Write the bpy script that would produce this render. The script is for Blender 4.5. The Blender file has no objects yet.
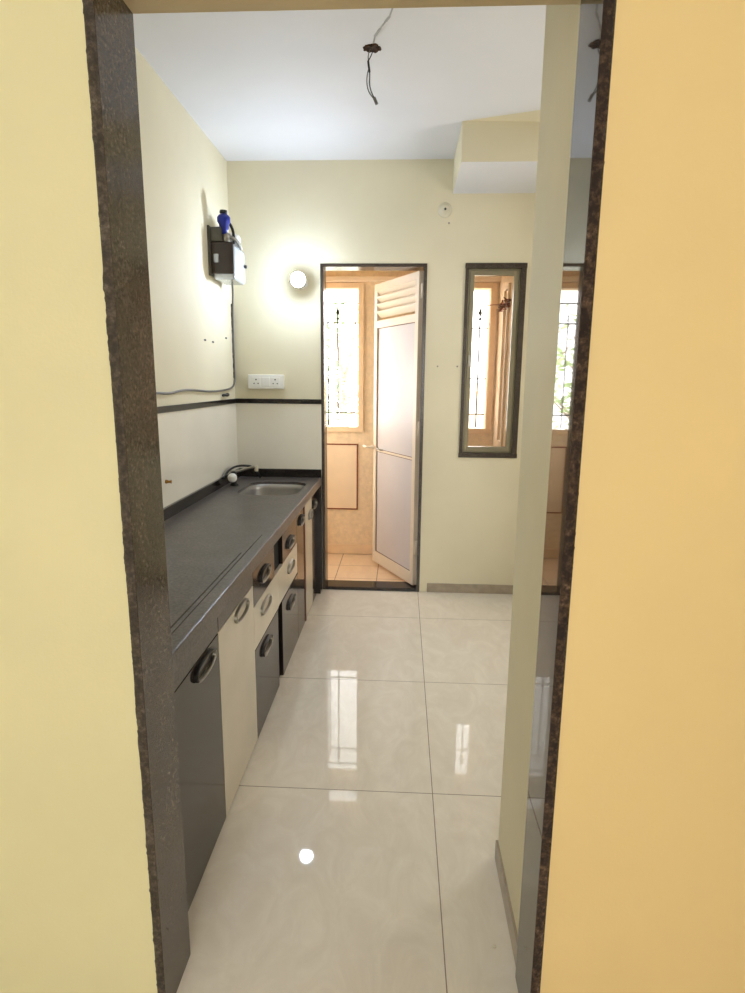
import bpy, bmesh, math, random
from mathutils import Vector, Matrix, noise
random.seed(7)
C = bpy.context.scene
COL = C.collection
pi = math.pi

# ---------------------------------------------------------------- measured room
H = 1.3977
D = 3.804            # kitchen side of the back wall
XL = -1.076          # left wall
XC = -0.522          # front edge of worktop
XF = -0.541          # face of the cabinet fronts
ZC = 0.7725          # top of worktop
HC = 2.6824          # kitchen ceiling
JL, JR = -0.4985, 0.2954   # polished faces of the stone jambs
YN, YF = 1.0426, 1.1903    # hall side / kitchen side of the opening wall
XP, YP = 0.3083, 1.531     # side face and far corner of the wall stub
ZS = 2.045                 # soffit of the opening
BY = 4.66                  # outer wall of the utility balcony
XR = 1.5

# ---------------------------------------------------------------- materials
def lin(c):
    return tuple(((v/12.92) if v <= .04045 else ((v+.055)/1.055)**2.4) for v in c)

class NT:
    def __init__(s, name):
        s.m = bpy.data.materials.new(name); s.m.use_nodes = True
        s.t = s.m.node_tree; s.n = s.t.nodes; s.l = s.t.links
        s.b = s.n['Principled BSDF']
    def new(s, typ, **kw):
        n = s.n.new(typ)
        for k, v in kw.items(): setattr(n, k, v)
        return n
    def set(s, inp, v): s.b.inputs[inp].default_value = v
    def coords(s, scale=(1,1,1)):
        tc = s.new('ShaderNodeTexCoord'); mp = s.new('ShaderNodeMapping')
        mp.inputs['Scale'].default_value = scale
        geo = s.new('ShaderNodeNewGeometry')
        s.l.new(geo.outputs['Position'], mp.inputs['Vector'])
        return mp.outputs['Vector']
    def noise(s, vec, scale, detail=4, rough=.5):
        n = s.new('ShaderNodeTexNoise'); n.inputs['Scale'].default_value = scale
        n.inputs['Detail'].default_value = detail; n.inputs['Roughness'].default_value = rough
        s.l.new(vec, n.inputs['Vector']); return n.outputs['Fac']
    def ramp(s, fac, stops):
        r = s.new('ShaderNodeValToRGB'); e = r.color_ramp.elements
        while len(e) < len(stops): e.new(.5)
        for i, (p, c) in enumerate(stops):
            e[i].position = p; e[i].color = (*lin(c), 1)
        s.l.new(fac, r.inputs['Fac']); return r.outputs['Color']
    def bump(s, fac, strength, dist=.01):
        b = s.new('ShaderNodeBump'); b.inputs['Strength'].default_value = strength
        b.inputs['Distance'].default_value = dist
        s.l.new(fac, b.inputs['Height']); s.l.new(b.outputs['Normal'], s.b.inputs['Normal'])

def simple(name, col, rough=.5, metal=0, var=.04, nscale=8, bump=0, bscale=60, spec=.5, vscale=(1,1,1), coat=0):
    m = NT(name); v = m.coords(vscale)
    f = m.noise(v, nscale)
    lo = tuple(max(0, c*(1-var)) for c in col); hi = tuple(min(1, c*(1+var)) for c in col)
    m.l.new(m.ramp(f, [(.3, lo), (.7, hi)]), m.b.inputs['Base Color'])
    m.set('Roughness', rough); m.set('Metallic', metal); m.set('Specular IOR Level', spec)
    if coat: m.set('Coat Weight', coat); m.set('Coat Roughness', .05)
    if bump: m.bump(m.noise(v, bscale, 3), bump, .004)
    return m.m

def granite(name, base, fleck, rough, scale=160, bump=0, stretch=(1,1,1), spec=.5):
    m = NT(name); v = m.coords(stretch)
    f1 = m.noise(v, scale, 6, .7); f2 = m.noise(v, 9, 3)
    a = m.new('ShaderNodeMath', operation='MULTIPLY_ADD'); m.l.new(f2, a.inputs[0])
    a.inputs[1].default_value = .25; m.l.new(f1, a.inputs[2])
    mid = tuple((x+y)/2 for x, y in zip(base, fleck))
    m.l.new(m.ramp(a.outputs[0], [(.42, tuple(x*.6 for x in base)), (.6, base), (.74, mid), (.86, fleck)]), m.b.inputs['Base Color'])
    m.set('Roughness', rough); m.set('Specular IOR Level', spec)
    if bump: m.bump(f1, bump, .006)
    return m.m

M = {}
M['hall_paint'] = simple('hall_paint', (.86,.83,.665), .6, var=.012, nscale=3, bump=.08, bscale=180)
M['hall_paint_warm_lit'] = simple('hall_paint_warm_lit', (.89,.79,.57), .6, var=.012, nscale=2, bump=.08, bscale=180)  # hall paint with the warmer light of the right side mixed in
M['cream_paint'] = simple('cream_paint', (.89,.86,.755), .7, spec=.25, var=.02, nscale=2.2, bump=.06, bscale=120)
M['white_paint'] = simple('ceiling_paint', (.87,.87,.88), .7, var=.012, nscale=2, bump=.03)
M['dado_tile'] = simple('dado_tile', (.92,.90,.84), .12, var=.015, nscale=3)
M['black_granite'] = granite('black_granite', (.105,.09,.085), (.30,.27,.25), .12)
M['jamb_stone'] = granite('jamb_stone', (.25,.215,.185), (.50,.46,.41), .13, 150, .03, (1,1,.9))
M['frame_stone'] = granite('frame_stone', (.24,.20,.175), (.44,.40,.36), .25, 200)
M['jamb_polished'] = granite('jamb_polished', (.25,.22,.20), (.42,.39,.36), .025, 200)
M['rough_stone'] = granite('rough_stone', (.16,.10,.07), (.52,.42,.34), .75, 90, 1.0)
M['rough_stone_grey'] = granite('rough_stone_grey', (.24,.20,.17), (.48,.44,.39), .6, 90, .8)
M['worktop'] = granite('worktop', (.32,.295,.285), (.46,.435,.42), .32, 120)
M['brown_laminate'] = simple('brown_laminate', (.175,.145,.135), .12, var=.05, nscale=3, spec=.42)
M['cream_laminate'] = simple('cream_laminate', (.80,.765,.69), .25, var=.02, nscale=6)
M['wood_edge'] = simple('wood_edge', (.40,.24,.18), .35, var=.1, nscale=14, vscale=(1,1,.1))
M['black'] = simple('black_recess', (.03,.028,.028), .7, var=.1)
M['nickel'] = simple('nickel', (.60,.585,.55), .3, 1, var=.03)
M['steel'] = simple('steel', (.64,.625,.60), .38, .75, var=.04, vscale=(1,8,1))
M['chrome'] = simple('chrome', (.85,.85,.86), .1, 1, var=.01)
M['white_plastic'] = simple('white_plastic', (.93,.93,.91), .3, var=.01)
M['cream_plastic'] = simple('cream_plastic', (.86,.83,.74), .4, var=.01)
M['black_plastic_and_shade'] = simple('black_plastic_and_shade', (.06,.055,.055), .4, var=.05)
M['dark_plate'] = simple('dark_plate', (.20,.15,.135), .2, var=.1)
M['grey_bracket'] = simple('grey_bracket', (.36,.35,.32), .4, .3, var=.1, nscale=20)
M['silver_case'] = simple('silver_case', (.78,.80,.84), .22, .6, var=.06, nscale=14)
M['blue'] = simple('blue_plastic', (.06,.14,.55), .35, var=.1, nscale=30)
M['skirting'] = simple('skirting', (.64,.59,.52), .3, var=.06, nscale=20)
M['pvc'] = simple('pvc_white', (.81,.785,.785), .3, var=.015, nscale=3)
M['alu_white'] = simple('alu_white', (.90,.84,.76), .35, var=.01)
M['alu_olive'] = simple('alu_olive', (.55,.52,.43), .35, .3, var=.03)
M['balcony_plaster'] = simple('balcony_plaster', (.94,.84,.71), .85, var=.035, nscale=34, bump=.5, bscale=70)
M['balcony_panel'] = simple('balcony_panel', (.95,.85,.73), .6, var=.02, nscale=6)
M['balcony_trim'] = simple('balcony_trim', (.93,.81,.67), .6, var=.03, nscale=10)
M['rust'] = simple('rust', (.52,.25,.13), .8, var=.2, nscale=60)
M['iron'] = simple('iron', (.13,.11,.10), .6, .3, var=.1)
M['brass'] = simple('brass', (.62,.45,.20), .35, 1, var=.05)
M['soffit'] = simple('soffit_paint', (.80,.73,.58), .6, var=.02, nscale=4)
M['plaster_grey'] = simple('plaster_grey', (.68,.68,.68), .8, var=.05, nscale=30)
M['raw_plaster'] = simple('raw_plaster', (.24,.165,.11), .9, var=.4, nscale=60, bump=1, bscale=120)
M['wire_black'] = simple('wire_black', (.10,.09,.09), .5, var=.1)
M['wire_grey'] = simple('wire_grey', (.42,.41,.40), .5, var=.1)
M['leaf'] = simple('leaf', (.62,.70,.50), .6, var=.25, nscale=6)
M['bark'] = simple('bark', (.6,.54,.47), .9, var=.2, nscale=20)
M['far_wall'] = simple('far_wall', (.85,.78,.68), .8, var=.04, nscale=1)
M['far_glass'] = simple('far_glass', (.35,.38,.42), .2, var=.1, nscale=1)
M['ground'] = simple('outside_ground', (.70,.68,.62), .9, var=.08, nscale=1)

def glass():
    m = NT('window_glass')
    m.set('Base Color', (1,1,1,1)); m.set('Roughness', 0.0); m.set('Transmission Weight', 1); m.set('IOR', 1.45)
    return m.m
M['glass'] = glass()

def emit(name, col, s):
    m = NT(name); m.set('Base Color', (.9,.9,.9,1)); m.set('Emission Color', (*col, 1)); m.set('Emission Strength', s)
    return m.m
M['bulb'] = emit('bulb_light', (.70,.82,1.0), 310)
M['warm_fill'] = emit('hall_fill_glow', (1.0,.81,.60), 3.7)

def tiles(name, pitch, ox, oy, body_lo, body_hi, grout, rough, gw=.003, spec=.3):
    m = NT(name); v = m.coords()
    sep = m.new('ShaderNodeSeparateXYZ'); m.l.new(v, sep.inputs[0])
    def line(out, off):
        a = m.new('ShaderNodeMath', operation='ADD'); m.l.new(out, a.inputs[0]); a.inputs[1].default_value = -off + 50*pitch + pitch/2
        b = m.new('ShaderNodeMath', operation='MODULO'); m.l.new(a.outputs[0], b.inputs[0]); b.inputs[1].default_value = pitch
        c = m.new('ShaderNodeMath', operation='SUBTRACT'); m.l.new(b.outputs[0], c.inputs[0]); c.inputs[1].default_value = pitch/2
        d = m.new('ShaderNodeMath', operation='ABSOLUTE'); m.l.new(c.outputs[0], d.inputs[0])
        e = m.new('ShaderNodeMath', operation='LESS_THAN'); m.l.new(d.outputs[0], e.inputs[0]); e.inputs[1].default_value = gw/2
        return e.outputs[0]
    gx, gy = line(sep.outputs['X'], ox), line(sep.outputs['Y'], oy)
    g = m.new('ShaderNodeMath', operation='MAXIMUM'); m.l.new(gx, g.inputs[0]); m.l.new(gy, g.inputs[1])
    n1 = m.new('ShaderNodeTexNoise'); n1.inputs['Scale'].default_value = 9; n1.inputs['Detail'].default_value = 8
    n1.inputs['Roughness'].default_value = .65; n1.inputs['Distortion'].default_value = 1.6
    mp = m.new('ShaderNodeMapping'); mp.inputs['Scale'].default_value = (1, .6, 1); mp.inputs['Rotation'].default_value = (0,0,.5)
    m.l.new(v, mp.inputs['Vector']); m.l.new(mp.outputs['Vector'], n1.inputs['Vector'])
    body = m.ramp(n1.outputs['Fac'], [(.34, body_lo), (.5, tuple((a+b)/2 for a, b in zip(body_lo, body_hi))), (.62, body_hi)])
    mx = m.new('ShaderNodeMix', data_type='RGBA'); m.l.new(g.outputs[0], mx.inputs[0])
    m.l.new(body, mx.inputs[6]); mx.inputs[7].default_value = (*lin(grout), 1)
    m.l.new(mx.outputs[2], m.b.inputs['Base Color'])
    m.set('Roughness', rough)
    m.set('Specular IOR Level', spec)
    return m.m
M['floor'] = tiles('polished_floor_tiles', .769, .1293, 1.808, (.86,.825,.765), (.895,.865,.81), (.55,.50,.44), .03, spec=.17)
M['balcony_floor'] = tiles('balcony_floor_tiles', .30, -.46, 4.35, (.90,.78,.65), (.94,.83,.70), (.62,.48,.36), .35, .006)

# ---------------------------------------------------------------- mesh helpers
class MB:
    def __init__(s): s.bm = bmesh.new(); s.mi = 0
    def faces(s, fs):
        for f in fs: f.material_index = s.mi
    def box(s, x0, x1, y0, y1, z0, z1, bev=0, seg=2):
        vs = [s.bm.verts.new((x, y, z)) for x in (x0, x1) for y in (y0, y1) for z in (z0, z1)]
        q = [(0,1,3,2), (4,6,7,5), (0,4,5,1), (2,3,7,6), (0,2,6,4), (1,5,7,3)]
        fs = [s.bm.faces.new([vs[i] for i in f]) for f in q]
        s.faces(fs)
        if bev:
            es = set(e for f in fs for e in f.edges)
            r = bmesh.ops.bevel(s.bm, geom=list(es), offset=bev, segments=seg, affect='EDGES', profile=.5)
            s.faces(r['faces'])
        return s
    def prism(s, pts, a, b, axis='x'):
        """polygon in the plane normal to axis, extruded from a to b"""
        def P(p, t):
            return {'x': (t, p[0], p[1]), 'y': (p[0], t, p[1]), 'z': (p[0], p[1], t)}[axis]
        v0 = [s.bm.verts.new(P(p, a)) for p in pts]; v1 = [s.bm.verts.new(P(p, b)) for p in pts]
        n = len(pts); fs = [s.bm.faces.new(v0), s.bm.faces.new(v1[::-1])]
        for i in range(n):
            fs.append(s.bm.faces.new([v0[i], v0[(i+1) % n], v1[(i+1) % n], v1[i]]))
        s.faces(fs); return s
    def lathe(s, prof, org, axis=(0,0,1), n=24):
        """prof: (radius, height) pairs along axis"""
        ax = Vector(axis).normalized(); t = ax.orthogonal().normalized(); b = ax.cross(t); o = Vector(org)
        rings = []
        for r, h in prof:
            if r < 1e-6: rings.append([s.bm.verts.new(o+ax*h)]); continue
            rings.append([s.bm.verts.new(o+ax*h+(t*math.cos(2*pi*k/n)+b*math.sin(2*pi*k/n))*r) for k in range(n)])
        fs = []
        for A, B in zip(rings, rings[1:]):
            for k in range(n):
                k2 = (k+1) % n
                if len(A) == 1 and len(B) == 1: continue
                if len(A) == 1: fs.append(s.bm.faces.new([A[0], B[k], B[k2]]))
                elif len(B) == 1: fs.append(s.bm.faces.new([A[k], A[k2], B[0]]))
                else: fs.append(s.bm.faces.new([A[k], A[k2], B[k2], B[k]]))
        for R in (rings[0], rings[-1]):
            if len(R) > 1: fs.append(s.bm.faces.new(R))
        for f in fs: f.smooth = True
        s.faces(fs); return s
    def tube(s, pts, r, n=10, smooth=0):
        pts = [Vector(p) for p in pts]
        for _ in range(smooth):
            q = [pts[0]]
            for a, b in zip(pts, pts[1:]): q += [a.lerp(b, .25), a.lerp(b, .75)]
            q.append(pts[-1]); pts = q
        rs = r if isinstance(r, (list, tuple)) else None
        up = None; rings = []
        for i, p in enumerate(pts):
            d = (pts[min(i+1, len(pts)-1)] - pts[max(i-1, 0)]).normalized()
            if up is None: up = d.orthogonal().normalized()
            up = (up - d*up.dot(d)).normalized(); b = d.cross(up)
            rr = r if rs is None else rs[0] + (rs[1]-rs[0])*i/(len(pts)-1)
            rings.append([s.bm.verts.new(p+(up*math.cos(2*pi*k/n)+b*math.sin(2*pi*k/n))*rr) for k in range(n)])
        fs = []
        for A, B in zip(rings, rings[1:]):
            for k in range(n): fs.append(s.bm.faces.new([A[k], A[(k+1) % n], B[(k+1) % n], B[k]]))
        for f in fs: f.smooth = True
        fs += [s.bm.faces.new(rings[0]), s.bm.faces.new(rings[-1])]
        s.faces(fs); return s
    def build(s, name, mat, parent=None, local=False):
        bmesh.ops.recalc_face_normals(s.bm, faces=s.bm.faces[:])
        if parent is not None and not local:
            o = parent; off = Vector((0,0,0))
            while o: off += o.location; o = o.parent
            for v in s.bm.verts: v.co -= off
        me = bpy.data.meshes.new(name); s.bm.to_mesh(me); s.bm.free()
        for m in (mat if isinstance(mat, (list, tuple)) else [mat]): me.materials.append(M[m])
        ob = bpy.data.objects.new(name, me); COL.objects.link(ob)
        if parent is not None: ob.parent = parent
        return ob

def tag(o, label=None, cat=None, group=None, kind=None):
    for k, v in (('label', label), ('category', cat), ('group', group), ('kind', kind)):
        if v: o[k] = v
    return o
def empty(name, loc, rz=0):
    o = bpy.data.objects.new(name, None); o.empty_display_size = .05
    o.location = loc; o.rotation_euler.z = rz; COL.objects.link(o); return o
def struct(name, mb, mat, label=None, parent=None):
    o = mb.build(name, mat, parent)
    if parent is None: tag(o, label, None, None, 'structure')
    return o

# ---------------------------------------------------------------- floors and ceilings
struct('floor', MB().box(-1.70, 2.4, -2.6, D+.13, -.10, 0), 'floor', 'cream polished floor tiles running from the hall into the kitchen')
tag(MB().box(-1.3, .95, D+.13, 5.3, -.10, -.004).build('floor_balcony', 'balcony_floor'), 'tan tiled floor of the utility balcony behind the door', None, None, 'structure')
struct('ceiling', MB().box(XL-.12, XR+.12, 1.05, D+.13, HC, HC+.10), 'white_paint', 'white kitchen ceiling')
struct('ceiling_hall', MB().box(-1.7, 2.4, -2.6, 1.05, 2.75, 2.85), 'white_paint', 'white hall ceiling')

# ---------------------------------------------------------------- kitchen walls
zb0, zb1 = 1.248, 1.278    # dark band
struct('wall_left', MB().box(XL-.12, XL, 1.05, D+.13, 0, HC), 'cream_paint', 'cream painted left kitchen wall')
struct('wall_right', MB().box(XR, XR+.12, YP, 2.30, 0, HC).box(XR, XR+.12, 3.00, D+.13, 0, HC).box(XR, XR+.12, 2.30, 3.00, 0, 1.0).box(XR, XR+.12, 2.30, 3.00, 2.05, HC), 'cream_paint', 'cream painted right kitchen wall')  # gap cut out of view for the added side window
dx0, dx1, dz = -.5168, .139, 2.10
wx0, wx1, wz0, wz1 = .3715, .7385, .9184, 2.1024
w = MB()
y0, y1 = D, D+.12
w.box(XL, dx0, y0, y1, 0, HC).box(dx0, dx1, y0, y1, dz, HC).box(dx1, wx0, y0, y1, 0, HC)
w.box(wx0, wx1, y0, y1, 0, wz0).box(wx0, wx1, y0, y1, wz1, HC).box(wx1, XR, y0, y1, 0, HC)
struct('wall_back', w, 'cream_paint', 'cream painted back kitchen wall around the door and window')
# glazed dado below the dark band
struct('trim_1', MB().box(XL, XL+.006, YF, D, .80, zb0), 'dado_tile', 'pale glazed tile dado on the left wall under the dark band')
struct('trim_2', MB().box(XL+.006, dx0, D-.006, D, .80, zb0), 'dado_tile', 'pale glazed tile dado on the back wall between corner and door')
struct('trim_3', MB().box(XL, XL+.012, YF, D, zb0, zb1, .002), 'black_granite', 'dark stone band along the left wall')
struct('trim_4', MB().box(XL+.012, dx0, D-.012, D, zb0, zb1, .002), 'black_granite', 'dark stone band on the back wall left of the door')
# boxed ledge under the ceiling, right
w = MB()
w.box(.2785, XR, 3.289, D, 2.4943, HC)
struct('trim_5', w, 'cream_paint', 'boxed cream ledge hanging under the ceiling at right')
MBx = MB(); MBx.box(.2790, XR, 3.2895, D, 2.4935, 2.4945)
struct('trim_6', MBx, 'white_paint', 'white underside of the boxed ledge')
# sloping fillet between ceiling and boxed ledge
w = MB()
a = [w.bm.verts.new(p) for p in ((.2795, 3.2885, HC), (XR, 2.90, HC), (XR, 3.2885, HC-.02), (XR, 3.2885, HC))]
for f in ((0,1,2), (0,2,3), (0,3,1), (1,3,2)): w.bm.faces.new([a[i] for i in f])
struct('trim_7', w, 'cream_paint', 'slanting plaster fillet above the boxed ledge')

# skirting
struct('baseboard_back', MB().box(.19, XR, D-.010, D, 0, .062, .002), 'skirting', 'grey beige skirting right of the kitchen door')
w = MB().box(XP-.007, XP, YF, YP+.007, 0, .062).box(XP, XR, YP, YP+.007, 0, .062)
struct('baseboard_stub', w, 'skirting', 'grey skirting on the wall stub beside the opening')

# ---------------------------------------------------------------- opening wall (hall side)
PY = YN+.004
w = MB().box(-1.7, JL-.016, PY, YF, 0, 2.75)
struct('wall_front_left', w, 'hall_paint', 'pale yellow hall wall left of the opening')
w = MB().box(XL-.12, JL-.016, YF, YF+.01, 0, HC)
struct('wall_front_inner', w, 'cream_paint', 'kitchen side of the wall left of the opening')
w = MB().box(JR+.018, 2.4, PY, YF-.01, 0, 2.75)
struct('wall_front_right', w, 'hall_paint_warm_lit', 'hall wall right of the opening with warm light put into its peach yellow colour')
w = MB().box(XP, XR+.12, YF-.01, YP, 0, HC)
struct('wall_stub', w, 'cream_paint', 'cream wall stub just inside the opening')
# lintel with a rounded plaster corner at right
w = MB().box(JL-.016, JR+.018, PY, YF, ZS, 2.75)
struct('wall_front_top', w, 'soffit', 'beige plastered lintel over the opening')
pts = [(XP+.004, ZS+.01)] + [(XP+.004-.022*(1-math.cos(t)), ZS+.001-.022*(1-math.sin(t))) for t in [i*pi/2/8 for i in range(9)]] 
pts = [(XP+.004, ZS+.001)] + [(XP+.001-.022+.022*math.cos(t), ZS+.001-.022+.022*math.sin(t)) for t in [i*pi/2/8 for i in range(9)]]
struct('trim_8', MB().prism(pts, YF-.012, YF, 'y'), 'soffit', 'rounded plaster corner under the lintel')

# stone jambs
def ragged(xa, side, ya, amp, seed, mat):
    """rough unpolished front edge of a stone jamb: a strip whose outer line wanders"""
    w = MB(); n = 420; rnd = random.Random(seed); rows = []
    for i in range(n+1):
        z = ZS*i/n
        j = amp*(noise.noise(Vector((seed, z*26, 0)))*.9 + noise.noise(Vector((seed+5, z*110, 0)))*.95)
        big = amp*.7*noise.noise(Vector((seed+9, z*5, 0)))
        xo = xa + side*(.0175+j+big)
        row = []
        for k in range(6):
            t = k/5
            x = xa + (xo-xa)*t
            dy = -.0012 - .003*abs(noise.noise(Vector((x*140, z*70, seed)))) if 0 < k < 5 else 0
            row.append(w.bm.verts.new((x, ya+dy, z)))
        row.append(w.bm.verts.new((xo, ya+.012, z)))
        rows.append(row)
    for A, B in zip(rows, rows[1:]):
        for k in range(6):
            w.bm.faces.new([A[k], A[k+1], B[k+1], B[k]])
    return w
t = struct('trim_9', MB().box(JL-.018, JL, YN, YF, 0, ZS), 'jamb_stone', 'polished dark brown stone jamb at the left of the opening')
ragged(JL-.0005, -1, YN-.0005, .0026, 3, '').build('rough_edge', 'rough_stone_grey', t, True)
t = struct('trim_10', MB().box(JR, JR+.020, YN, YF-.012, 0, ZS), 'jamb_polished', 'polished dark stone jamb at the right of the opening')
ragged(JR+.0005, 1, YN-.0005, .0034, 11, '').build('rough_edge', 'rough_stone', t, True)

# ---------------------------------------------------------------- the hall behind the camera
struct('wall_hall_left', MB().box(-1.82, -1.7, -2.6, 1.19, 0, 2.75), 'hall_paint', 'hall left wall')
struct('wall_hall_right', MB().box(2.4, 2.52, -2.6, 1.19, 0, 2.75), 'hall_paint_warm_lit', 'hall right wall')
w = MB().box(-1.7, -1.2, -2.72, -2.6, 0, 2.75).box(.4, 2.4, -2.72, -2.6, 0, 2.75).box(-1.2, .4, -2.72, -2.6, 0, .8).box(-1.2, .4, -2.72, -2.6, 2.2, 2.75)
struct('wall_hall_back', w, 'hall_paint', 'hall wall with an added window opening behind the viewer')
w = empty('window_4', (-.4, -2.66, .8)); tag(w, 'hall window added behind the viewer for fill light', None, None, 'structure')  # window added behind the camera to bring in fill light
MB().box(-1.2, -1.15, -2.69, -2.63, .8, 2.2).box(.35, .4, -2.69, -2.63, .8, 2.2).box(-1.15, .35, -2.69, -2.63, .8, .85).box(-1.15, .35, -2.69, -2.63, 2.15, 2.2).box(-.43, -.37, -2.69, -2.63, .85, 2.15).build('frame', 'alu_white', w)

# ---------------------------------------------------------------- kitchen door
door = empty('door_1', (-.19, D, 0)); tag(door, 'open white louvred door in a dark stone frame leading to the balcony', None, None, 'structure')
fw = .019
w = MB().box(dx0, dx0+fw, D-.006, D+.125, 0, dz-fw).box(dx1-fw, dx1, D-.006, D+.125, 0, dz-fw).box(dx0, dx1, D-.006, D+.125, dz-fw, dz)
w.build('door_frame', 'frame_stone', door)
MB().box(dx0+fw, dx1-fw, D-.006, D+.125, -.001, .022).build('threshold', 'black_granite', door)
hx, hy = .107, 3.845
ang = math.atan2(4.362-3.83, -.18-.107)
leaf = MB()
S0, S1, LZ0, LZ1, TH = .0, .632, .03, 2.065, .018
st = .042
leaf.box(S0, S0+st, -TH, TH, LZ0, LZ1, .002).box(S1-st, S1, -TH, TH, LZ0, LZ1, .002)
leaf.box(S0+st, S1-st, -TH, TH, LZ0, LZ0+.085, .002).box(S0+st, S1-st, -TH, TH, LZ1-.05, LZ1, .002)
leaf.box(S0+st, S1-st, -TH, TH, 1.765, 1.815, .002).box(S0+st, S1-st, -.012, .012, .885, .90, .001)
lf = leaf.build('door_leaf', 'alu_white', door, True)
lf.location = (hx+.19, hy-D, 0); lf.rotation_euler.z = ang
MB().box(S0+st-.004, S1-st+.004, -.006, .006, LZ0+.083, .888).build('panel', 'pvc', lf, True)
MB().box(S0+st-.004, S1-st+.004, -.006, .006, .897, 1.768).build('panel', 'pvc', lf, True)
for i in range(4):
    z = 1.842+i*.050
    L = MB()
    prof = [(-.017, z-.006), (-.017, z+.004), (.012, z+.040), (.017, z+.038), (.017, z+.030), (-.010, z-.006)]
    L.prism(prof, S0+st-.002, S1-st+.002, 'x').build('louvre', 'alu_white', lf, True)
# bead lines round the panels
b = MB()
for (za, zb) in ((LZ0+.085, .885), (.90, 1.765)):
    for sy in (-1, 1):
        ya, yb = sorted((sy*.006, sy*.010))
        b.box(S0+st, S0+st+.004, ya, yb, za, zb).box(S1-st-.004, S1-st, ya, yb, za, zb).box(S0+st, S1-st, ya, yb, za, za+.004).box(S0+st, S1-st, ya, yb, zb-.004, zb)
b.build('bead', 'wood_edge', lf, True)
h = MB().lathe([(.014,0),(.014,.02),(.010,.024),(.006,.055)], (S1-.02, TH, .915), (0,1,0), 16)
h.tube([(S1-.02, TH+.052, .915), (S1+.02, TH+.056, .915), (S1+.062, TH+.052, .917)], .008)
h.build('lever', 'alu_white', lf, True)
h = MB().tube([(S1-.16, TH, .905), (S1-.155, TH+.022, .905), (S1-.09, TH+.022, .912), (S1-.085, TH, .912)], .005, 8, 1)
h.build('latch', 'nickel', lf, True)
h = MB()
for z in (.25, 1.05, 1.9): h.lathe([(.008,0),(.008,.09)], (-.006, -.004, z), (0,0,1), 12)
h.build('hinge', 'alu_white', lf, True)

# ---------------------------------------------------------------- kitchen window
win = empty('window_1', (.555, D, wz0)); tag(win, 'tall narrow casement window right of the kitchen door', None, None, 'structure')
tw = .030
w = MB().box(wx0, wx0+.020, D-.010, D+.123, wz0+tw, wz1-tw).box(wx1-tw, wx1, D-.010, D+.123, wz0+tw, wz1-tw)
w.box(wx0-.003, wx1+.003, D-.012, D+.123, wz0, wz0+tw, .002).box(wx0-.002, wx1+.002, D-.012, D+.123, wz1-tw, wz1, .002)
w.build('stone_surround', 'frame_stone', win)
ax0, ax1, az0, az1, aw = wx0+.020, wx1-tw, wz0+tw, wz1-tw, .030
def frame(w, x0, x1, z0, z1, t, ya, yb, bev=.002):
    w.box(x0, x0+t, ya, yb, z0, z1, bev).box(x1-t, x1, ya, yb, z0, z1, bev).box(x0+t, x1-t, ya, yb, z0, z0+t, bev).box(x0+t, x1-t, ya, yb, z1-t, z1, bev)
w = MB(); frame(w, ax0, ax1, az0, az1, .012, D+.015, D+.06); w.build('frame', 'alu_olive', win)
w = MB(); frame(w, ax0+.010, ax1-.010, az0+.010, az1-.010, .028, D+.010, D+.045); w.build('sash', 'alu_olive', win)
MB().box(ax0+.036, ax1-.036, D+.026, D+.030, az0+.036, az1-.036).build('glass', 'glass', win)
h = MB().lathe([(.008,0),(.008,.014),(.005,.016)], (ax0+.020, D+.012, 1.52), (0,-1,0), 12); h.box(ax0+.014, ax0+.026, D-.008, D, 1.49, 1.56, .002); h.build('handle', 'nickel', win)

w5 = empty('window_5', (XR+.06, 2.65, 1.0)); tag(w5, 'unseen side window added in the right kitchen wall for fill light', None, None, 'structure')  # window added out of view to brighten the kitchen with sky light
w = MB(); 
for q in ((2.30, 2.33, 1.0, 2.05), (2.97, 3.00, 1.0, 2.05), (2.33, 2.97, 1.0, 1.03), (2.33, 2.97, 2.02, 2.05), (2.635, 2.665, 1.03, 2.02)): w.box(XR+.06, XR+.10, *q)
w.build('frame', 'alu_white', w5)
# ---------------------------------------------------------------- utility balcony
ax, bx = -.92, -.346     # first opening
cx, dxx = .43, .648      # second opening
oz0, oz1 = 1.03, 2.085
vz0, vz1 = 2.215, 2.42   # ventilator slit
TY = BY+.13
w = MB()
w.box(-1.3, ax, BY, TY, 0, 2.75).box(bx, cx, BY, TY, 0, 2.75).box(dxx, .688, BY, TY, 0, 2.75).box(.705, .9, BY, TY, 0, 2.75).box(.688, .705, BY, TY, 0, oz0).box(.688, .705, BY, TY, 1.94, 2.75)
w.box(ax, bx, BY, TY, 0, oz0).box(ax, bx, BY, TY, oz1, vz0).box(ax, bx, BY, TY, vz1, 2.75)
w.box(cx, dxx, BY, TY, 0, oz0).box(cx, dxx, BY, TY, oz1, 2.75)
struct('wall_balcony', w, 'balcony_plaster', 'rough tan plastered outer wall of the utility balcony')
w = MB().box(.715, .82, D+.13, BY, 0, 2.75)
struct('wall_balcony_right', w, 'balcony_plaster', 'tan side wall of the utility balcony with shutter frames')
struct('wall_balcony_left', MB().box(-1.3, -1.18, D+.13, BY, 0, 1.0).box(-1.3, -1.18, D+.13, BY, 1.6, 2.75).box(-1.3, -1.18, D+.13, 4.0, 1.0, 1.6), 'balcony_plaster', 'tan left end wall of the utility balcony with an opening added for light')  # gap added in this hidden wall to light the balcony and door leaf
struct('ceiling_balcony', MB().box(-1.3, .9, D+.12, TY, 2.75, 2.85), 'balcony_panel', 'ceiling of the utility balcony')
struct('trim_11', MB().box(-1.18, .714, BY-.05, BY, 2.125, 2.16, .004), 'balcony_panel', 'pale plaster ledge above the balcony windows')
struct('baseboard_balcony', MB().box(-1.18, .714, BY-.012, BY, 0, .078, .002), 'balcony_trim', 'tan tile skirting at the foot of the balcony wall')
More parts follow.
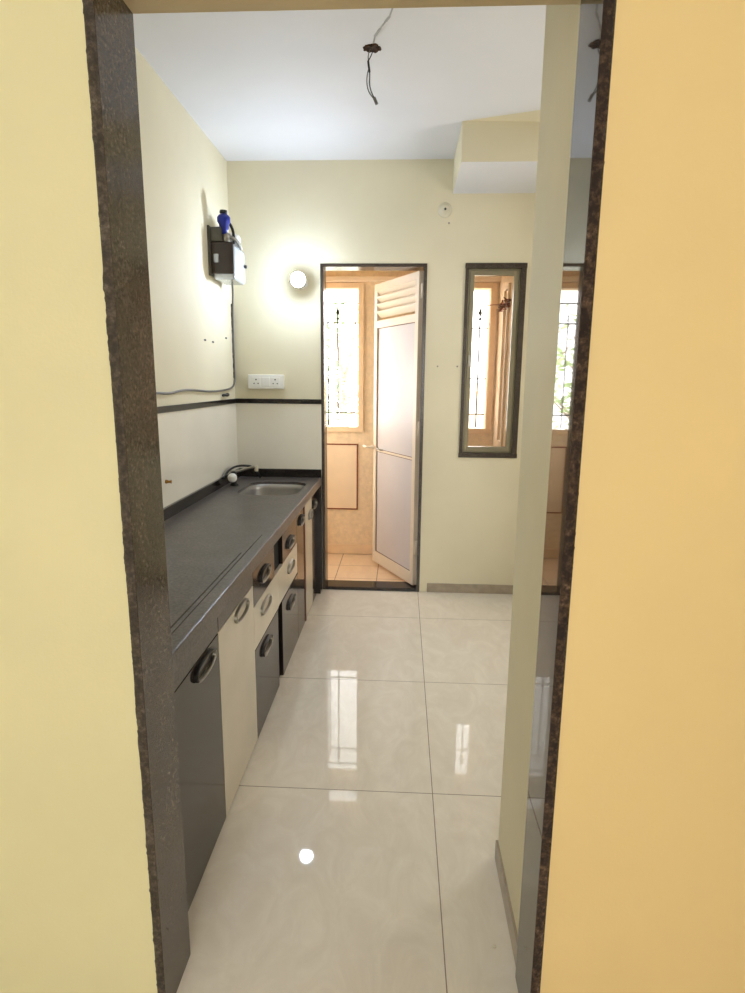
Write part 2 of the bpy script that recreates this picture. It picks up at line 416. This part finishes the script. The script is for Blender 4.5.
# frames on the side wall
w = MB()
w.box(.700, .715, 4.36, 4.385, .95, 2.05, .002).box(.700, .715, 4.20, 4.225, .95, 2.05, .002).box(.700, .715, 4.225, 4.36, 2.02, 2.05, .002).box(.700, .715, 4.225, 4.36, .95, .98, .002)
w.build('shutter_frame', 'balcony_panel').name = 'trim_12'
tag(bpy.data.objects['trim_12'], 'tan shutter frame on the balcony side wall', None, None, 'structure')

def grille_window(n, x0, x1, xs, hz, label, spear, topz=1.90):
    e = empty('window_%d' % n, ((x0+x1)/2, BY, oz0)); tag(e, label, None, None, 'structure')
    w = MB(); frame(w, x0-.045, x1+.045, oz0-.03, oz1+.035, .04, BY-.018, BY, .002)
    w.build('frame', 'balcony_trim', e)
    g = MB()
    for z in hz: g.box(x0-.01, x1+.01, BY+.058, BY+.068, z-.005, z+.005)
    g.build('cross_bar', 'iron', e)
    for x in xs:
        g = MB().tube([(x, BY+.062, 1.04), (x, BY+.062, topz if x != spear else 1.93)], .006, 8)
        b_ = g.build('grille_bar', 'iron', e)
        if x == spear or abs(x-spear) > .2:
            s_ = MB().lathe([(.001,0),(.014,.018),(.004,.030),(.003,.036),(.016,.060),(.001,.105)], (x, BY+.062, 1.85), (0,0,1), 8)
            s_.build('spearhead', 'iron', b_)
        for z in hz[:2]:
            pass
    return e
grille_window(2, ax, bx, [-.83, -.745, -.66, -.585, -.508], [1.982, 1.835, 1.145], 'tall grilled opening in the balcony wall seen through the door', -.508)
grille_window(3, cx, dxx, [.475, .585], [1.80, 1.42, 1.145], 'grilled opening in the balcony wall seen through the small window', .585, 1.85)

# recessed square panel
e = empty('wall_hatch', (-.49, BY, .37)); tag(e, 'square tan hatch panel low on the balcony wall under the grilled opening', 'hatch')
w = MB(); frame(w, -.70, -.343, .372, .905, .010, BY-.010, BY-.0005, .001); w.build('frame', 'rust', e)
MB().box(-.69, -.353, BY-.007, BY-.0005, .382, .895).build('panel', 'balcony_panel', e)

# rusty ornamental bracket on the side wall
w = MB(); rnd = random.Random(4)
for i in range(34):
    y = 4.14+rnd.random()*.36; z = 1.90+rnd.random()*.06
    w.tube([(.706, y, z), (.690, y+rnd.uniform(-.02,.02), z+rnd.uniform(-.02,.02)), (.708, y+rnd.uniform(-.03,.03), z+rnd.uniform(-.02,.02))], .005, 6)
w.tube([(.700, 4.50, 1.935), (.706, 4.12, 1.93)], .006, 6).tube([(.702, 4.48, 1.90), (.706, 4.14, 1.893)], .004, 6).tube([(.700, 4.49, 1.945), (.66, 4.58, 1.955), (.60, 4.645, 1.955)], .003, 6)
tag(w.build('twig_bundle', 'rust'), 'rust orange bundle of twigs tied across the balcony side wall', 'twigs')

# ---------------------------------------------------------------- outside
tag(MB().box(-14, 14, 5.4, 30, -3.2, -3.0).build('ground', 'ground'), 'pale ground outside below the balcony', None, None, 'structure')
def tree(x, y, base, cz, R, n, label, seed):
    e = empty('garden_tree', (x, y, base)); tag(e, label, 'tree')
    rnd = random.Random(seed)
    t = MB().tube([(x, y, base), (x+.1, y, (base+cz)/2), (x-.05, y+.05, cz)], (.14, .05), 8, 1)
    for k in range(9):
        a = rnd.random()*6.28; zz = cz-R*.9+rnd.random()*R
        t.tube([(x, y, zz), (x+math.cos(a)*R*.5, y+math.sin(a)*R*.5, zz+R*.4), (x+math.cos(a)*R*.8, y+math.sin(a)*R*.8, zz+R*.8)], (.035, .01), 6, 1)
    t.build('trunk', 'bark', e)
    f = MB()
    for i in range(n):
        while True:
            p = Vector((rnd.uniform(-1,1), rnd.uniform(-1,1), rnd.uniform(-1,1)))
            if p.length < 1 and noise.noise(p*2.4+Vector((seed,0,0))) > -.12: break
        c = Vector((x, y, cz))+p*R
        u = Vector((rnd.gauss(0,1), rnd.gauss(0,1), rnd.gauss(0,1))).normalized(); v = u.orthogonal().normalized()
        s = rnd.uniform(.035, .07); fold = u.cross(v)*s*.25
        q = [c-u*s*1.6, c+v*s*.6+fold, c+u*s*1.6, c-v*s*.6+fold]
        vs = [f.bm.verts.new(k) for k in q]; f.bm.faces.new([vs[0], vs[1], vs[2]]); f.bm.faces.new([vs[0], vs[2], vs[3]])
    f.build('foliage', 'leaf', e)
tree(-.9, 9.3, -3, 1.35, 1.25, 520, 'pale green tree outside the grilled balcony opening', 5)
tree(-3.6, 12.5, -3, 1.4, 1.9, 500, 'larger green tree standing further off behind the first', 8)
e = empty('neighbouring_building', (2.6, 17, -3)); tag(e, 'pale neighbouring building seen low through the small window', 'building')
MB().box(.2, 6.2, 16, 19, -3, 1.15).build('walls', 'far_wall', e)
MB().box(.0, 6.4, 15.8, 19.2, 1.15, 1.35).build('roof', 'far_wall', e)
for i in range(4):
    for zz in (-1.6, -.1):
        MB().box(.8+i*1.4, 1.5+i*1.4, 15.97, 16.03, zz, zz+.8).build('window', 'far_glass', e)

# ---------------------------------------------------------------- worktop
def rrect(x0, x1, y0, y1, r, n):
    out = []
    for cx_, cy_, a0 in ((x1-r, y1-r, 0), (x0+r, y1-r, pi/2), (x0+r, y0+r, pi), (x1-r, y0+r, 3*pi/2)):
        for i in range(n+1):
            a = a0+pi/2*i/n; out.append((cx_+r*math.cos(a), cy_+r*math.sin(a)))
    return out
sx0, sx1, sy0, sy1 = -.925, -.575, 3.155, 3.605
CY0 = YF+.012
top = empty('kitchen_worktop', (-.80, CY0, .72)); tag(top, 'long grey black stone worktop running along the left wall', 'worktop')
w = MB(); N = 6
inner = rrect(sx0, sx1, sy0, sy1, .10, N)
x0, x1, ya, yb = XL+.022, XC, CY0, D-.022
corners = [(x1, yb), (x0, yb), (x0, ya), (x1, ya)]
# one ring of quads between hole and slab edge
outer = []
for q in range(4):
    c = corners[q]
    for i in range(N+1):
        px, py = inner[q*(N+1)+i]
        t = i/N
        if q == 0: outer.append((x1, py) if t < .5 else ((px, yb) if t > .5 else c))
        if q == 1: outer.append((px, yb) if t < .5 else ((x0, py) if t > .5 else c))
        if q == 2: outer.append((x0, py) if t < .5 else ((px, ya) if t > .5 else c))
        if q == 3: outer.append((px, ya) if t < .5 else ((x1, py) if t > .5 else c))
zt, zb_ = ZC, ZC-.016
It = [w.bm.verts.new((*p, zt)) for p in inner]; Ib = [w.bm.verts.new((*p, zb_)) for p in inner]
Ot = [w.bm.verts.new((*p, zt)) for p in outer]; Ob = [w.bm.verts.new((*p, zb_)) for p in outer]
n = len(inner)
for i in range(n):
    j = (i+1) % n
    w.bm.faces.new([It[i], It[j], Ot[j], Ot[i]]); w.bm.faces.new([Ib[i], Ob[i], Ob[j], Ib[j]])
    w.bm.faces.new([It[i], Ib[i], Ib[j], It[j]]); w.bm.faces.new([Ot[i], Ot[j], Ob[j], Ob[i]])
w.build('slab', 'worktop', top)
MB().box(XC-.012, XC+.003, CY0, D-.001, ZC-.050, ZC+.0015, .004, 3).build('front_edge', 'worktop', top)
MB().box(XL+.0065, XL+.022, CY0, D-.007, ZC-.045, .826, .002).box(XL+.022, dx0-.002, D-.022, D-.007, ZC-.045, .826, .002).build('upstand', 'black_granite', top)
w = MB().box(-.583, -.579, CY0+.02, 2.06, ZC, ZC+.0012).box(-.566, -.5635, CY0+.02, 2.32, ZC, ZC+.0012)  # two thin dark strips running along the front of the worktop
w.build('dark_line', 'black_granite', top)

# sink
sink = empty('kitchen_sink', ((sx0+sx1)/2, (sy0+sy1)/2, ZC-.17)); tag(sink, 'undermounted stainless steel sink with rounded corners set in the worktop', 'sink')
w = MB(); rings = []
for (ins, z, r) in ((-.012, zb_-.001, .105), (.002, zb_-.001, .10), (.004, zb_-.03, .098), (.010, ZC-.150, .09), (.030, ZC-.165, .07), (.12, ZC-.168, .03)):
    rings.append([w.bm.verts.new((*p, z)) for p in rrect(sx0+ins, sx1-ins, sy0+ins, sy1-ins, max(r, .02), 8)])
for A, B in zip(rings, rings[1:]):
    for i in range(len(A)):
        j = (i+1) % len(A); f = w.bm.faces.new([A[i], A[j], B[j], B[i]]); f.smooth = True
w.bm.faces.new(rings[-1]); w.build('bowl', 'steel', sink)
MB().lathe([(.0,0),(.018,.001),(.030,.004),(.038,.003),(.040,.0)], ((sx0+sx1)/2, (sy0+sy1)/2, ZC-.168), (0,0,1), 24).build('drain', 'chrome', sink)

# tap
tap = empty('kitchen_tap', (-1.0, 3.44, ZC)); tag(tap, 'small chrome tap with a white knob and long spout beside the sink', 'tap')
MB().lathe([(.024,0),(.024,.006),(.016,.012),(.014,.055),(.018,.062),(.018,.078),(.010,.086),(0,.088)], (-1.0, 3.45, ZC), (0,0,1), 20).build('body', 'black_plastic_and_shade', tap)
MB().lathe([(.006,0),(.006,.022),(.024,.026),(.027,.032),(.027,.044),(.022,.052),(0,.054)], (-1.005, 3.44, ZC+.050), (.25,-1,.1), 24).build('knob', 'white_plastic', tap)
MB().tube([(-1.02, 3.455, ZC+.085), (-.985, 3.455, ZC+.083), (-.93, 3.45, ZC+.100), (-.885, 3.45, ZC+.114), (-.868, 3.45, ZC+.112)], .008, 12, 2).build('spout', 'nickel', tap)
MB().lathe([(.010,0),(.011,.004),(.011,.030),(.009,.034)], (-.862, 3.45, ZC+.122), (0,0,-1), 16).build('nozzle', 'cream_plastic', tap)
tag(MB().tube([(XL+.028, 3.40, ZC+.05), (XL+.032, 3.46, ZC+.080), (XL+.05, 3.55, ZC+.098), (-.99, 3.62, ZC+.098), (-.93, 3.66, ZC+.085), (-.90, 3.70, ZC+.010)], .007, 8, 2).build('hose', 'black_plastic_and_shade'),
    'short black hose looping behind the tap along the upstand', 'hose')

# ---------------------------------------------------------------- cabinets
def ring_handle(parent, yc, zc, hl=.082, hh=.028, dark=False):
    w = MB(); n = 40; t = .0075; p_ = .011
    prof = [(0, XF), (0, XF+p_-.002), (.0015, XF+p_), (t-.0015, XF+p_), (t, XF+p_-.002), (t, XF)]
    rings = []
    for off, x in prof:
        r = []
        for k in range(n):
            a = 2*pi*k/n
            ca, sa = math.cos(a), math.sin(a)
            # stadium-like oval
            px = (hl-off)*math.copysign(abs(ca)**.75, ca); pz = (hh-off)*math.copysign(abs(sa)**.85, sa)
            r.append(w.bm.verts.new((x, yc+px, zc+pz)))
        rings.append(r)
    for A, B in zip(rings, rings[1:]):
        for k in range(n):
            f = w.bm.faces.new([A[k], A[(k+1) % n], B[(k+1) % n], B[k]]); f.smooth = True
            f.material_index = 1 if dark and n*.04 < k < n*.56 else 0  # upper half black on brown fronts: shade painted onto the ring
    return w.build('handle', ['nickel', 'black_plastic_and_shade'], parent)
G = .0015
def front(cab, name, y0, y1, z0, z1, mat, label=None, hy=None, hz=None, x=XF, hl=.082):
    w = MB().box(x-.018, x, y0+G, y1-G, z0+G, z1-G, .001, 1)
    o = w.build(name, mat, cab)
    if label: o['label'] = label
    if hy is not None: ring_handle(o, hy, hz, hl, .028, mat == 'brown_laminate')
    return o
def cabinet(y0, y1, label, zt=ZC-.048):
    c = empty('base_cabinet', (-.8, (y0+y1)/2, 0)); tag(c, label, 'cabinet', 'base cabinets under the worktop')
    MB().box(XL+.008, XF-.020, y0+.002, y1-.002, .004, zt).build('carcass', 'black', c)
    return c
RZ = .648
c = cabinet(CY0, 1.640, 'dark brown single door cabinet nearest the opening')
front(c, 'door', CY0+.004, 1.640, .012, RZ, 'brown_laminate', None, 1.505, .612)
front(c, 'rail', CY0+.004, 1.640, RZ, ZC-.050, 'worktop')
c = cabinet(1.640, 2.062, 'cabinet with one cream door between the dark door and the drawers')
front(c, 'door', 1.640, 2.062, .012, RZ, 'cream_laminate', None, 1.89, .618)
front(c, 'rail', 1.640, 2.062, RZ, ZC-.050, 'worktop')
c = cabinet(2.062, 2.505, 'nearer drawer cabinet with dark, cream and dark fronts')
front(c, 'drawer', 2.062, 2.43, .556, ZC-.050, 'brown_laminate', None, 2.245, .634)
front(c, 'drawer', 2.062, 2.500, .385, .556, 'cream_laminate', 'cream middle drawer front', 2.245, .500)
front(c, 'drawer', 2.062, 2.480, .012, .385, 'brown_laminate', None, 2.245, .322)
c = cabinet(2.505, 2.985, 'farther drawer cabinet with dark, cream and dark fronts')
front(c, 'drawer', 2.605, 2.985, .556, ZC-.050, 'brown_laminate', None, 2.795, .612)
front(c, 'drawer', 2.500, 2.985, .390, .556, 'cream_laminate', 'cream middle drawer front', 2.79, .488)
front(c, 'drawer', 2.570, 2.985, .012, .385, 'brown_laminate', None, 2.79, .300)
c = cabinet(2.985, D-.010, 'sink cabinet of dark and cream doors at the far end by the back door', ZC-.175)
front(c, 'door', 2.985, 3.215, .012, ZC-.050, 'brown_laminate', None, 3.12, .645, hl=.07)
front(c, 'edge_strip', 3.215, 3.245, .012, ZC-.050, 'wood_edge', x=XF+.004)
front(c, 'door', 3.250, 3.510, .012, ZC-.050, 'cream_laminate', 'cream door', 3.43, .605, hl=.07)
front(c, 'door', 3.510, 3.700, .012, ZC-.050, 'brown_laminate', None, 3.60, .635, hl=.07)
MB().box(XF-.018, dx0-.002, 3.702, D-.001, .004, ZC-.051).build('end_post', 'brown_laminate', c)

# ---------------------------------------------------------------- gas meter on the left wall
gm = empty('gas_meter', (XL, 3.50, 1.95)); tag(gm, 'silver and dark wall gas meter with blue valve cap high on the left wall', 'gas meter')
xa, xb = XL+.012, -.937
MB().box(XL, XL+.012, 3.37, 3.64, 1.96, 2.22, .002).build('back_plate', 'grey_bracket', gm)
MB().box(xa, xb, 3.40, 3.63, 1.945, 2.135, .018, 4).build('casing', 'silver_case', gm)
MB().box(xa-.006, xb-.004, 3.388, 3.402, 1.972, 2.138, .006, 3).build('front_plate', 'dark_plate', gm)
MB().box(-1.050, -1.020, 3.382, 3.389, 2.03, 2.075, .004).build('badge', 'silver_case', gm)
MB().box(xa-.002, -1.00, 3.385, 3.60, 2.140, 2.215, .006).build('bracket', 'grey_bracket', gm)
MB().lathe([(.048,0),(.050,.01),(.050,.06),(.042,.075),(.02,.085),(0,.086)], (-.985, 3.52, 2.125), (.05,0,1), 24).build('dome', 'white_plastic', gm)
v = MB().lathe([(.020,0),(.022,.02),(.018,.03),(.022,.034),(.022,.05)], (-.985, 3.42, 2.135), (0,0,1), 16)
v.tube([(-.985, 3.42, 2.175), (-.95, 3.43, 2.165), (-.93, 3.47, 2.15), (-.925, 3.50, 2.12)], .010, 10, 2)
v.build('valve', 'nickel', gm)
MB().lathe([(.016,0),(.018,.02),(.026,.030),(.027,.05),(.035,.062),(.036,.085),(.026,.098),(.016,.104)], (-.992, 3.41, 2.18), (0,0,1), 20).build('valve_cap', 'blue', gm)
MB().lathe([(.016,0),(.022,.006),(.020,.018),(0,.020)], (-.992, 3.41, 2.284), (0,0,1), 16).build('cap_top', 'black_plastic_and_shade', gm)
MB().tube([(-.972, 3.425, 2.25), (-.955, 3.44, 2.22), (-.950, 3.45, 2.18), (-.955, 3.46, 2.14)], .008, 8, 2).build('strap', 'black_plastic_and_shade', gm)
MB().lathe([(.010,0),(.010,.016),(.006,.018)], (xb-.002, 3.60, 2.045), (1,0,0), 14).build('knob', 'black_plastic_and_shade', gm)

# cable from the meter down and along the wall
X = XL+.018
w = MB().tube([(-1.00, 3.56, 1.95), (-1.02, 3.64, 1.90), (X-.006, 3.775, 1.84), (X-.012, 3.787, 1.70), (X-.010, 3.782, 1.58), (X-.012, 3.79, 1.45), (X-.01, 3.785, 1.385), (X-.01, 3.74, 1.35), (X-.01, 3.60, 1.335), (X-.01, 3.30, 1.328), (X-.01, 3.05, 1.342), (X-.01, 2.85, 1.345), (X-.01, 2.70, 1.330), (X-.01, 2.5, 1.340), (X-.01, 1.9, 1.335), (X-.01, 1.3, 1.34)], .0055, 8, 2)
tag(w.build('gas_pipe', 'wire_grey'), 'thin dark flexible pipe dropping from the meter and running along the left wall', 'pipe')
w = MB()
for i in range(9):
    z = 1.86-.052*i
    w.box(XL, XL+.006, 3.782, 3.796, z-.018-.01*(i % 3), z)
w.box(XL, XL+.003, 3.786, 3.792, 1.42, 1.86)
tag(w.build('wall_chase', 'iron'), 'broken dark chase in the plaster behind the vertical pipe', 'chase')
tag(MB().lathe([(.008,0),(.008,.07),(.011,.075),(.011,.10),(.006,.11)], (XL+.014, 3.50, 1.305), (0,1,.02), 12).build('pipe_stub', 'black_plastic_and_shade'), 'short black pipe stub lying on the dark band of the left wall', 'pipe')
for (y, z, lab) in ((3.257, 1.607, 'leftmost small wall plug of the row above the pipe'), (3.395, 1.605, 'middle small wall plug of the row above the pipe'), (3.651, 1.644, 'rightmost small wall plug of the row, near the corner')):
    o = MB().lathe([(.006,0),(.006,.003),(.004,.005),(0,.005)], (XL, y, z), (1,0,0), 10)
    o.box(XL, XL+.002, y-.016, y+.016, z-.004, z+.004)
    tag(o.build('wall_plug', 'wire_grey'), lab, 'wall plug', 'wall plugs on the left wall')
tag(MB().lathe([(.009,0),(.009,.006),(.006,.012),(.006,.022),(.009,.026),(0,.028)], (XL+.006, 2.60, .938), (1,0,0), 14).build('brass_nipple', 'brass'), 'small brass fitting sticking out of the left wall above the worktop', 'fitting')

LX, LZ = -.632, 1.985
# ---------------------------------------------------------------- back wall fittings
sb = empty('switchboard', (-.86, D, 1.337)); tag(sb, 'white switch and socket box on the back wall above the dark band', 'switchboard')
MB().box(-.975, -.750, D-.034, D, 1.340, 1.428, .005).build('back_box', 'cream_plastic', sb)
MB().box(-.978, -.747, D-.042, D-.032, 1.342, 1.430, .004).build('cover_plate', 'white_plastic', sb)
for xs_, kind in ((-.925, 's'), (-.863, 'w'), (-.803, 's')):
    if kind == 's':
        o = MB().box(xs_-.028, xs_+.028, D-.045, D-.041, 1.357, 1.415, .002).build('socket', 'white_plastic', sb)
        h = MB()
        for (ax_, az_, r) in ((0, .012, .0048), (-.013, -.012, .004), (.013, -.012, .004)):
            h.lathe([(r,0),(r,.0012)], (xs_+ax_, D-.045, 1.387+az_), (0,-1,0), 10)
        h.build('pin_hole', 'black_plastic_and_shade', o)
    else:
        o = MB().box(xs_-.026, xs_+.026, D-.047, D-.041, 1.357, 1.415, .003).build('switch', 'white_plastic', sb)
        o['label'] = 'blank white rocker'
lamp = empty('wall_bulb', (LX, D, LZ)); tag(lamp, 'lit round white bulb on the back wall left of the door', 'bulb')
MB().lathe([(.036,0),(.036,.014),(.024,.024),(.022,.040)], (LX, D, LZ), (0,-1,0), 24).build('holder', 'white_plastic', lamp)
b_ = MB().lathe([(.015,.036),(.016,.050),(.022,.065),(.040,.112),(.043,.135),(.0432,.138)], (LX, D, LZ), (0,-1,0), 28).build('bulb_base', 'white_plastic', lamp)
MB().lathe([(.0425,0),(.0425,.004),(.040,.016),(.032,.028),(.018,.036),(0,.039)], (LX, D-.1385, LZ), (0,-1,0), 28).build('bulb_dome', 'bulb', lamp)
cap = empty('drain_cover', (.236, D, 2.402)); tag(cap, 'round cream cover cap high on the back wall near the ledge', 'cap')
MB().lathe([(.042,0),(.042,.006),(.034,.012),(.030,.012),(.028,.022),(.020,.026),(.006,.026)], (.236, D, 2.402), (0,-1,0), 28).build('disc', 'cream_plastic', cap)
MB().lathe([(.007,0),(.007,.002)], (.236, D-.026, 2.402), (0,-1,0), 12).build('hole', 'black_plastic_and_shade', cap)
for (x, z, lab) in ((.219, 1.49, 'left tiny nail mark between the door and the small window'), (.362-.02, 1.49, 'right tiny nail mark close to the small window'), (.262, 2.33, 'tiny nail below the round cover cap')):
    tag(MB().lathe([(.006,0),(.005,.003),(0,.004)], (x, D, z), (0,-1,0), 8).build('nail', 'skirting'), lab, 'nail', 'nails in the back wall')

# ---------------------------------------------------------------- ceiling hole with hanging wires
hole = empty('ceiling_box_hole', (-.143, 2.612, HC)); tag(hole, 'ragged brown hole in the ceiling plaster where the light box was', 'hole')
w = MB(); n = 36; ro = []; ri = []; rc = []
for k in range(n):
    a = 2*pi*k/n; r = .038*(1+.35*noise.noise(Vector((math.cos(a)*1.4, math.sin(a)*1.4, 3)))+.15*noise.noise(Vector((math.cos(a)*6, math.sin(a)*6, 7))))
    ro.append(w.bm.verts.new((-.143+math.cos(a)*r, 2.612+math.sin(a)*r*.72, HC)))
    ri.append(w.bm.verts.new((-.143+math.cos(a)*r*.86, 2.612+math.sin(a)*r*.60, HC-.006-.003*math.sin(7*a))))
    rc.append(w.bm.verts.new((-.143+math.cos(a)*r*.5, 2.612+math.sin(a)*r*.33, HC-.002)))
for k in range(n):
    j = (k+1) % n
    w.bm.faces.new([ro[k], ro[j], ri[j], ri[k]]); w.bm.faces.new([ri[k], ri[j], rc[j], rc[k]])
w.bm.faces.new(rc); w.build('plaster_rim', 'raw_plaster', hole)
wr = empty('ceiling_wires', (-.150, 2.612, HC)); tag(wr, 'pair of thin twisted wires dangling from the hole in the ceiling', 'wires')
MB().tube([(-.150, 2.612, HC-.003), (-.160, 2.610, HC-.03), (-.152, 2.613, HC-.06), (-.164, 2.612, HC-.10), (-.160, 2.61, HC-.15), (-.130, 2.610, HC-.186)], .0022, 6, 2).build('wire', 'wire_grey', wr)
MB().tube([(-.138, 2.610, HC-.003), (-.145, 2.614, HC-.025), (-.160, 2.610, HC-.05), (-.150, 2.611, HC-.085), (-.153, 2.61, HC-.14), (-.129, 2.612, HC-.184)], .0022, 6, 2).build('wire', 'wire_black', wr)
MB().tube([(-.158, 2.611, HC-.045), (-.152, 2.611, HC-.085)], .0042, 8).build('tape', 'black_plastic_and_shade', wr)
MB().tube([(-.133, 2.610, HC-.176), (-.122, 2.612, HC-.200)], .0062, 8).build('end_cap', 'wire_grey', wr)
w = MB(); path = [(-.135, 2.575), (-.128, 2.53), (-.105, 2.48), (-.085, 2.44), (-.070, 2.41), (-.058, 2.36), (-.045, 2.28), (-.03, 2.2)]
for i, (a, b) in enumerate(zip(path, path[1:])):
    wd = .003+.002*(i % 2)
    va = [w.bm.verts.new(p) for p in ((a[0]-wd, a[1], HC-.0012), (a[0]+wd, a[1], HC-.0012), (b[0]+wd, b[1], HC-.0012), (b[0]-wd, b[1], HC-.0012))]
    vb = [w.bm.verts.new((v_.co.x, v_.co.y, HC)) for v_ in va]
    w.bm.faces.new(va)
    for k in range(4): w.bm.faces.new([va[k], va[(k+1) % 4], vb[(k+1) % 4], vb[k]])
struct('trim_13', w, 'plaster_grey', 'grey plaster scar on the ceiling running from the wire hole')

# small bits on the floor
w = MB().lathe([(0,0),(.004,.001),(.005,.003),(.003,.006),(0,.007)], (.256, 1.252, 0), (0,0,1), 7)
tag(w.build('pebble', 'cream_plastic'), 'tiny white crumb of plaster on the floor by the right jamb', 'crumb')

# ---------------------------------------------------------------- unseen hall ceiling lamp, added as warm fill
hl = empty('hall_fill_lamp', (1.35, -.3, 2.75)); tag(hl, 'round warm ceiling lamp added unseen in the hall for fill light', 'lamp')
MB().lathe([(.20,0),(.20,.02),(.19,.03)], (1.35, -.3, 2.75), (0,0,-1), 32).build('base', 'white_plastic', hl)
MB().lathe([(.185,0),(.18,.04),(.14,.07),(.06,.085),(0,.088)], (1.35, -.3, 2.72), (0,0,-1), 32).build('diffuser', 'warm_fill', hl)

def area(name, loc, rot, sx, sy, power, col):
    l = bpy.data.lights.new(name, 'AREA'); l.shape = 'RECTANGLE'; l.size = sx; l.size_y = sy; l.energy = power; l.color = col
    o = bpy.data.objects.new(name, l); o.location = loc; o.rotation_euler = rot; COL.objects.link(o); return o
area('hall_fill_light', (-.4, -2.60, 1.5), (pi/2, 0, 0), 1.5, 1.3, 11.5, (.97, .98, .95))  # fill light set in the added hall window
for nm, lc, rt, a_, b_ in (('side_portal', (XR+.05, 2.65, 1.525), (0, pi/2, 0), 1.05, .70), ('balcony_portal', (-.633, BY+.12, 1.56), (-pi/2, 0, 0), .6, 1.06), ('balcony_portal_small', (.54, BY+.12, 1.56), (-pi/2, 0, 0), .22, 1.06)):
    area(nm, lc, rt, a_, b_, 1, (1,1,1)).data.cycles.is_portal = True

# ---------------------------------------------------------------- sky
wd = bpy.data.worlds.new('World'); C.world = wd; wd.use_nodes = True
bg = wd.node_tree.nodes['Background']; bg.inputs['Color'].default_value = (1.0, .98, .95, 1); bg.inputs['Strength'].default_value = 7.0

# ---------------------------------------------------------------- camera
yaw, pitch, roll = .0481, .194, -.0087
R = Vector((math.cos(yaw), math.sin(yaw), 0)); Fh = Vector((-math.sin(yaw), math.cos(yaw), 0)); Z = Vector((0,0,1))
F = Fh*math.cos(pitch) - Z*math.sin(pitch); U = Fh*math.sin(pitch) + Z*math.cos(pitch)
R2 = R*math.cos(roll) - U*math.sin(roll); U2 = R*math.sin(roll) + U*math.cos(roll)
cam = bpy.data.cameras.new('camera'); co = bpy.data.objects.new('camera', cam); COL.objects.link(co)
co.matrix_world = Matrix(((R2.x, U2.x, -F.x, 0), (R2.y, U2.y, -F.y, 0), (R2.z, U2.z, -F.z, H), (0,0,0,1)))
cam.sensor_fit = 'VERTICAL'; cam.sensor_height = 36; cam.lens = 589.24/993*36; cam.clip_start = .02
C.camera = co
vs = C.view_settings; vs.view_transform = 'Standard'; vs.look = 'None'; vs.gamma = 1; vs.use_curve_mapping = False; vs.exposure = 0.42
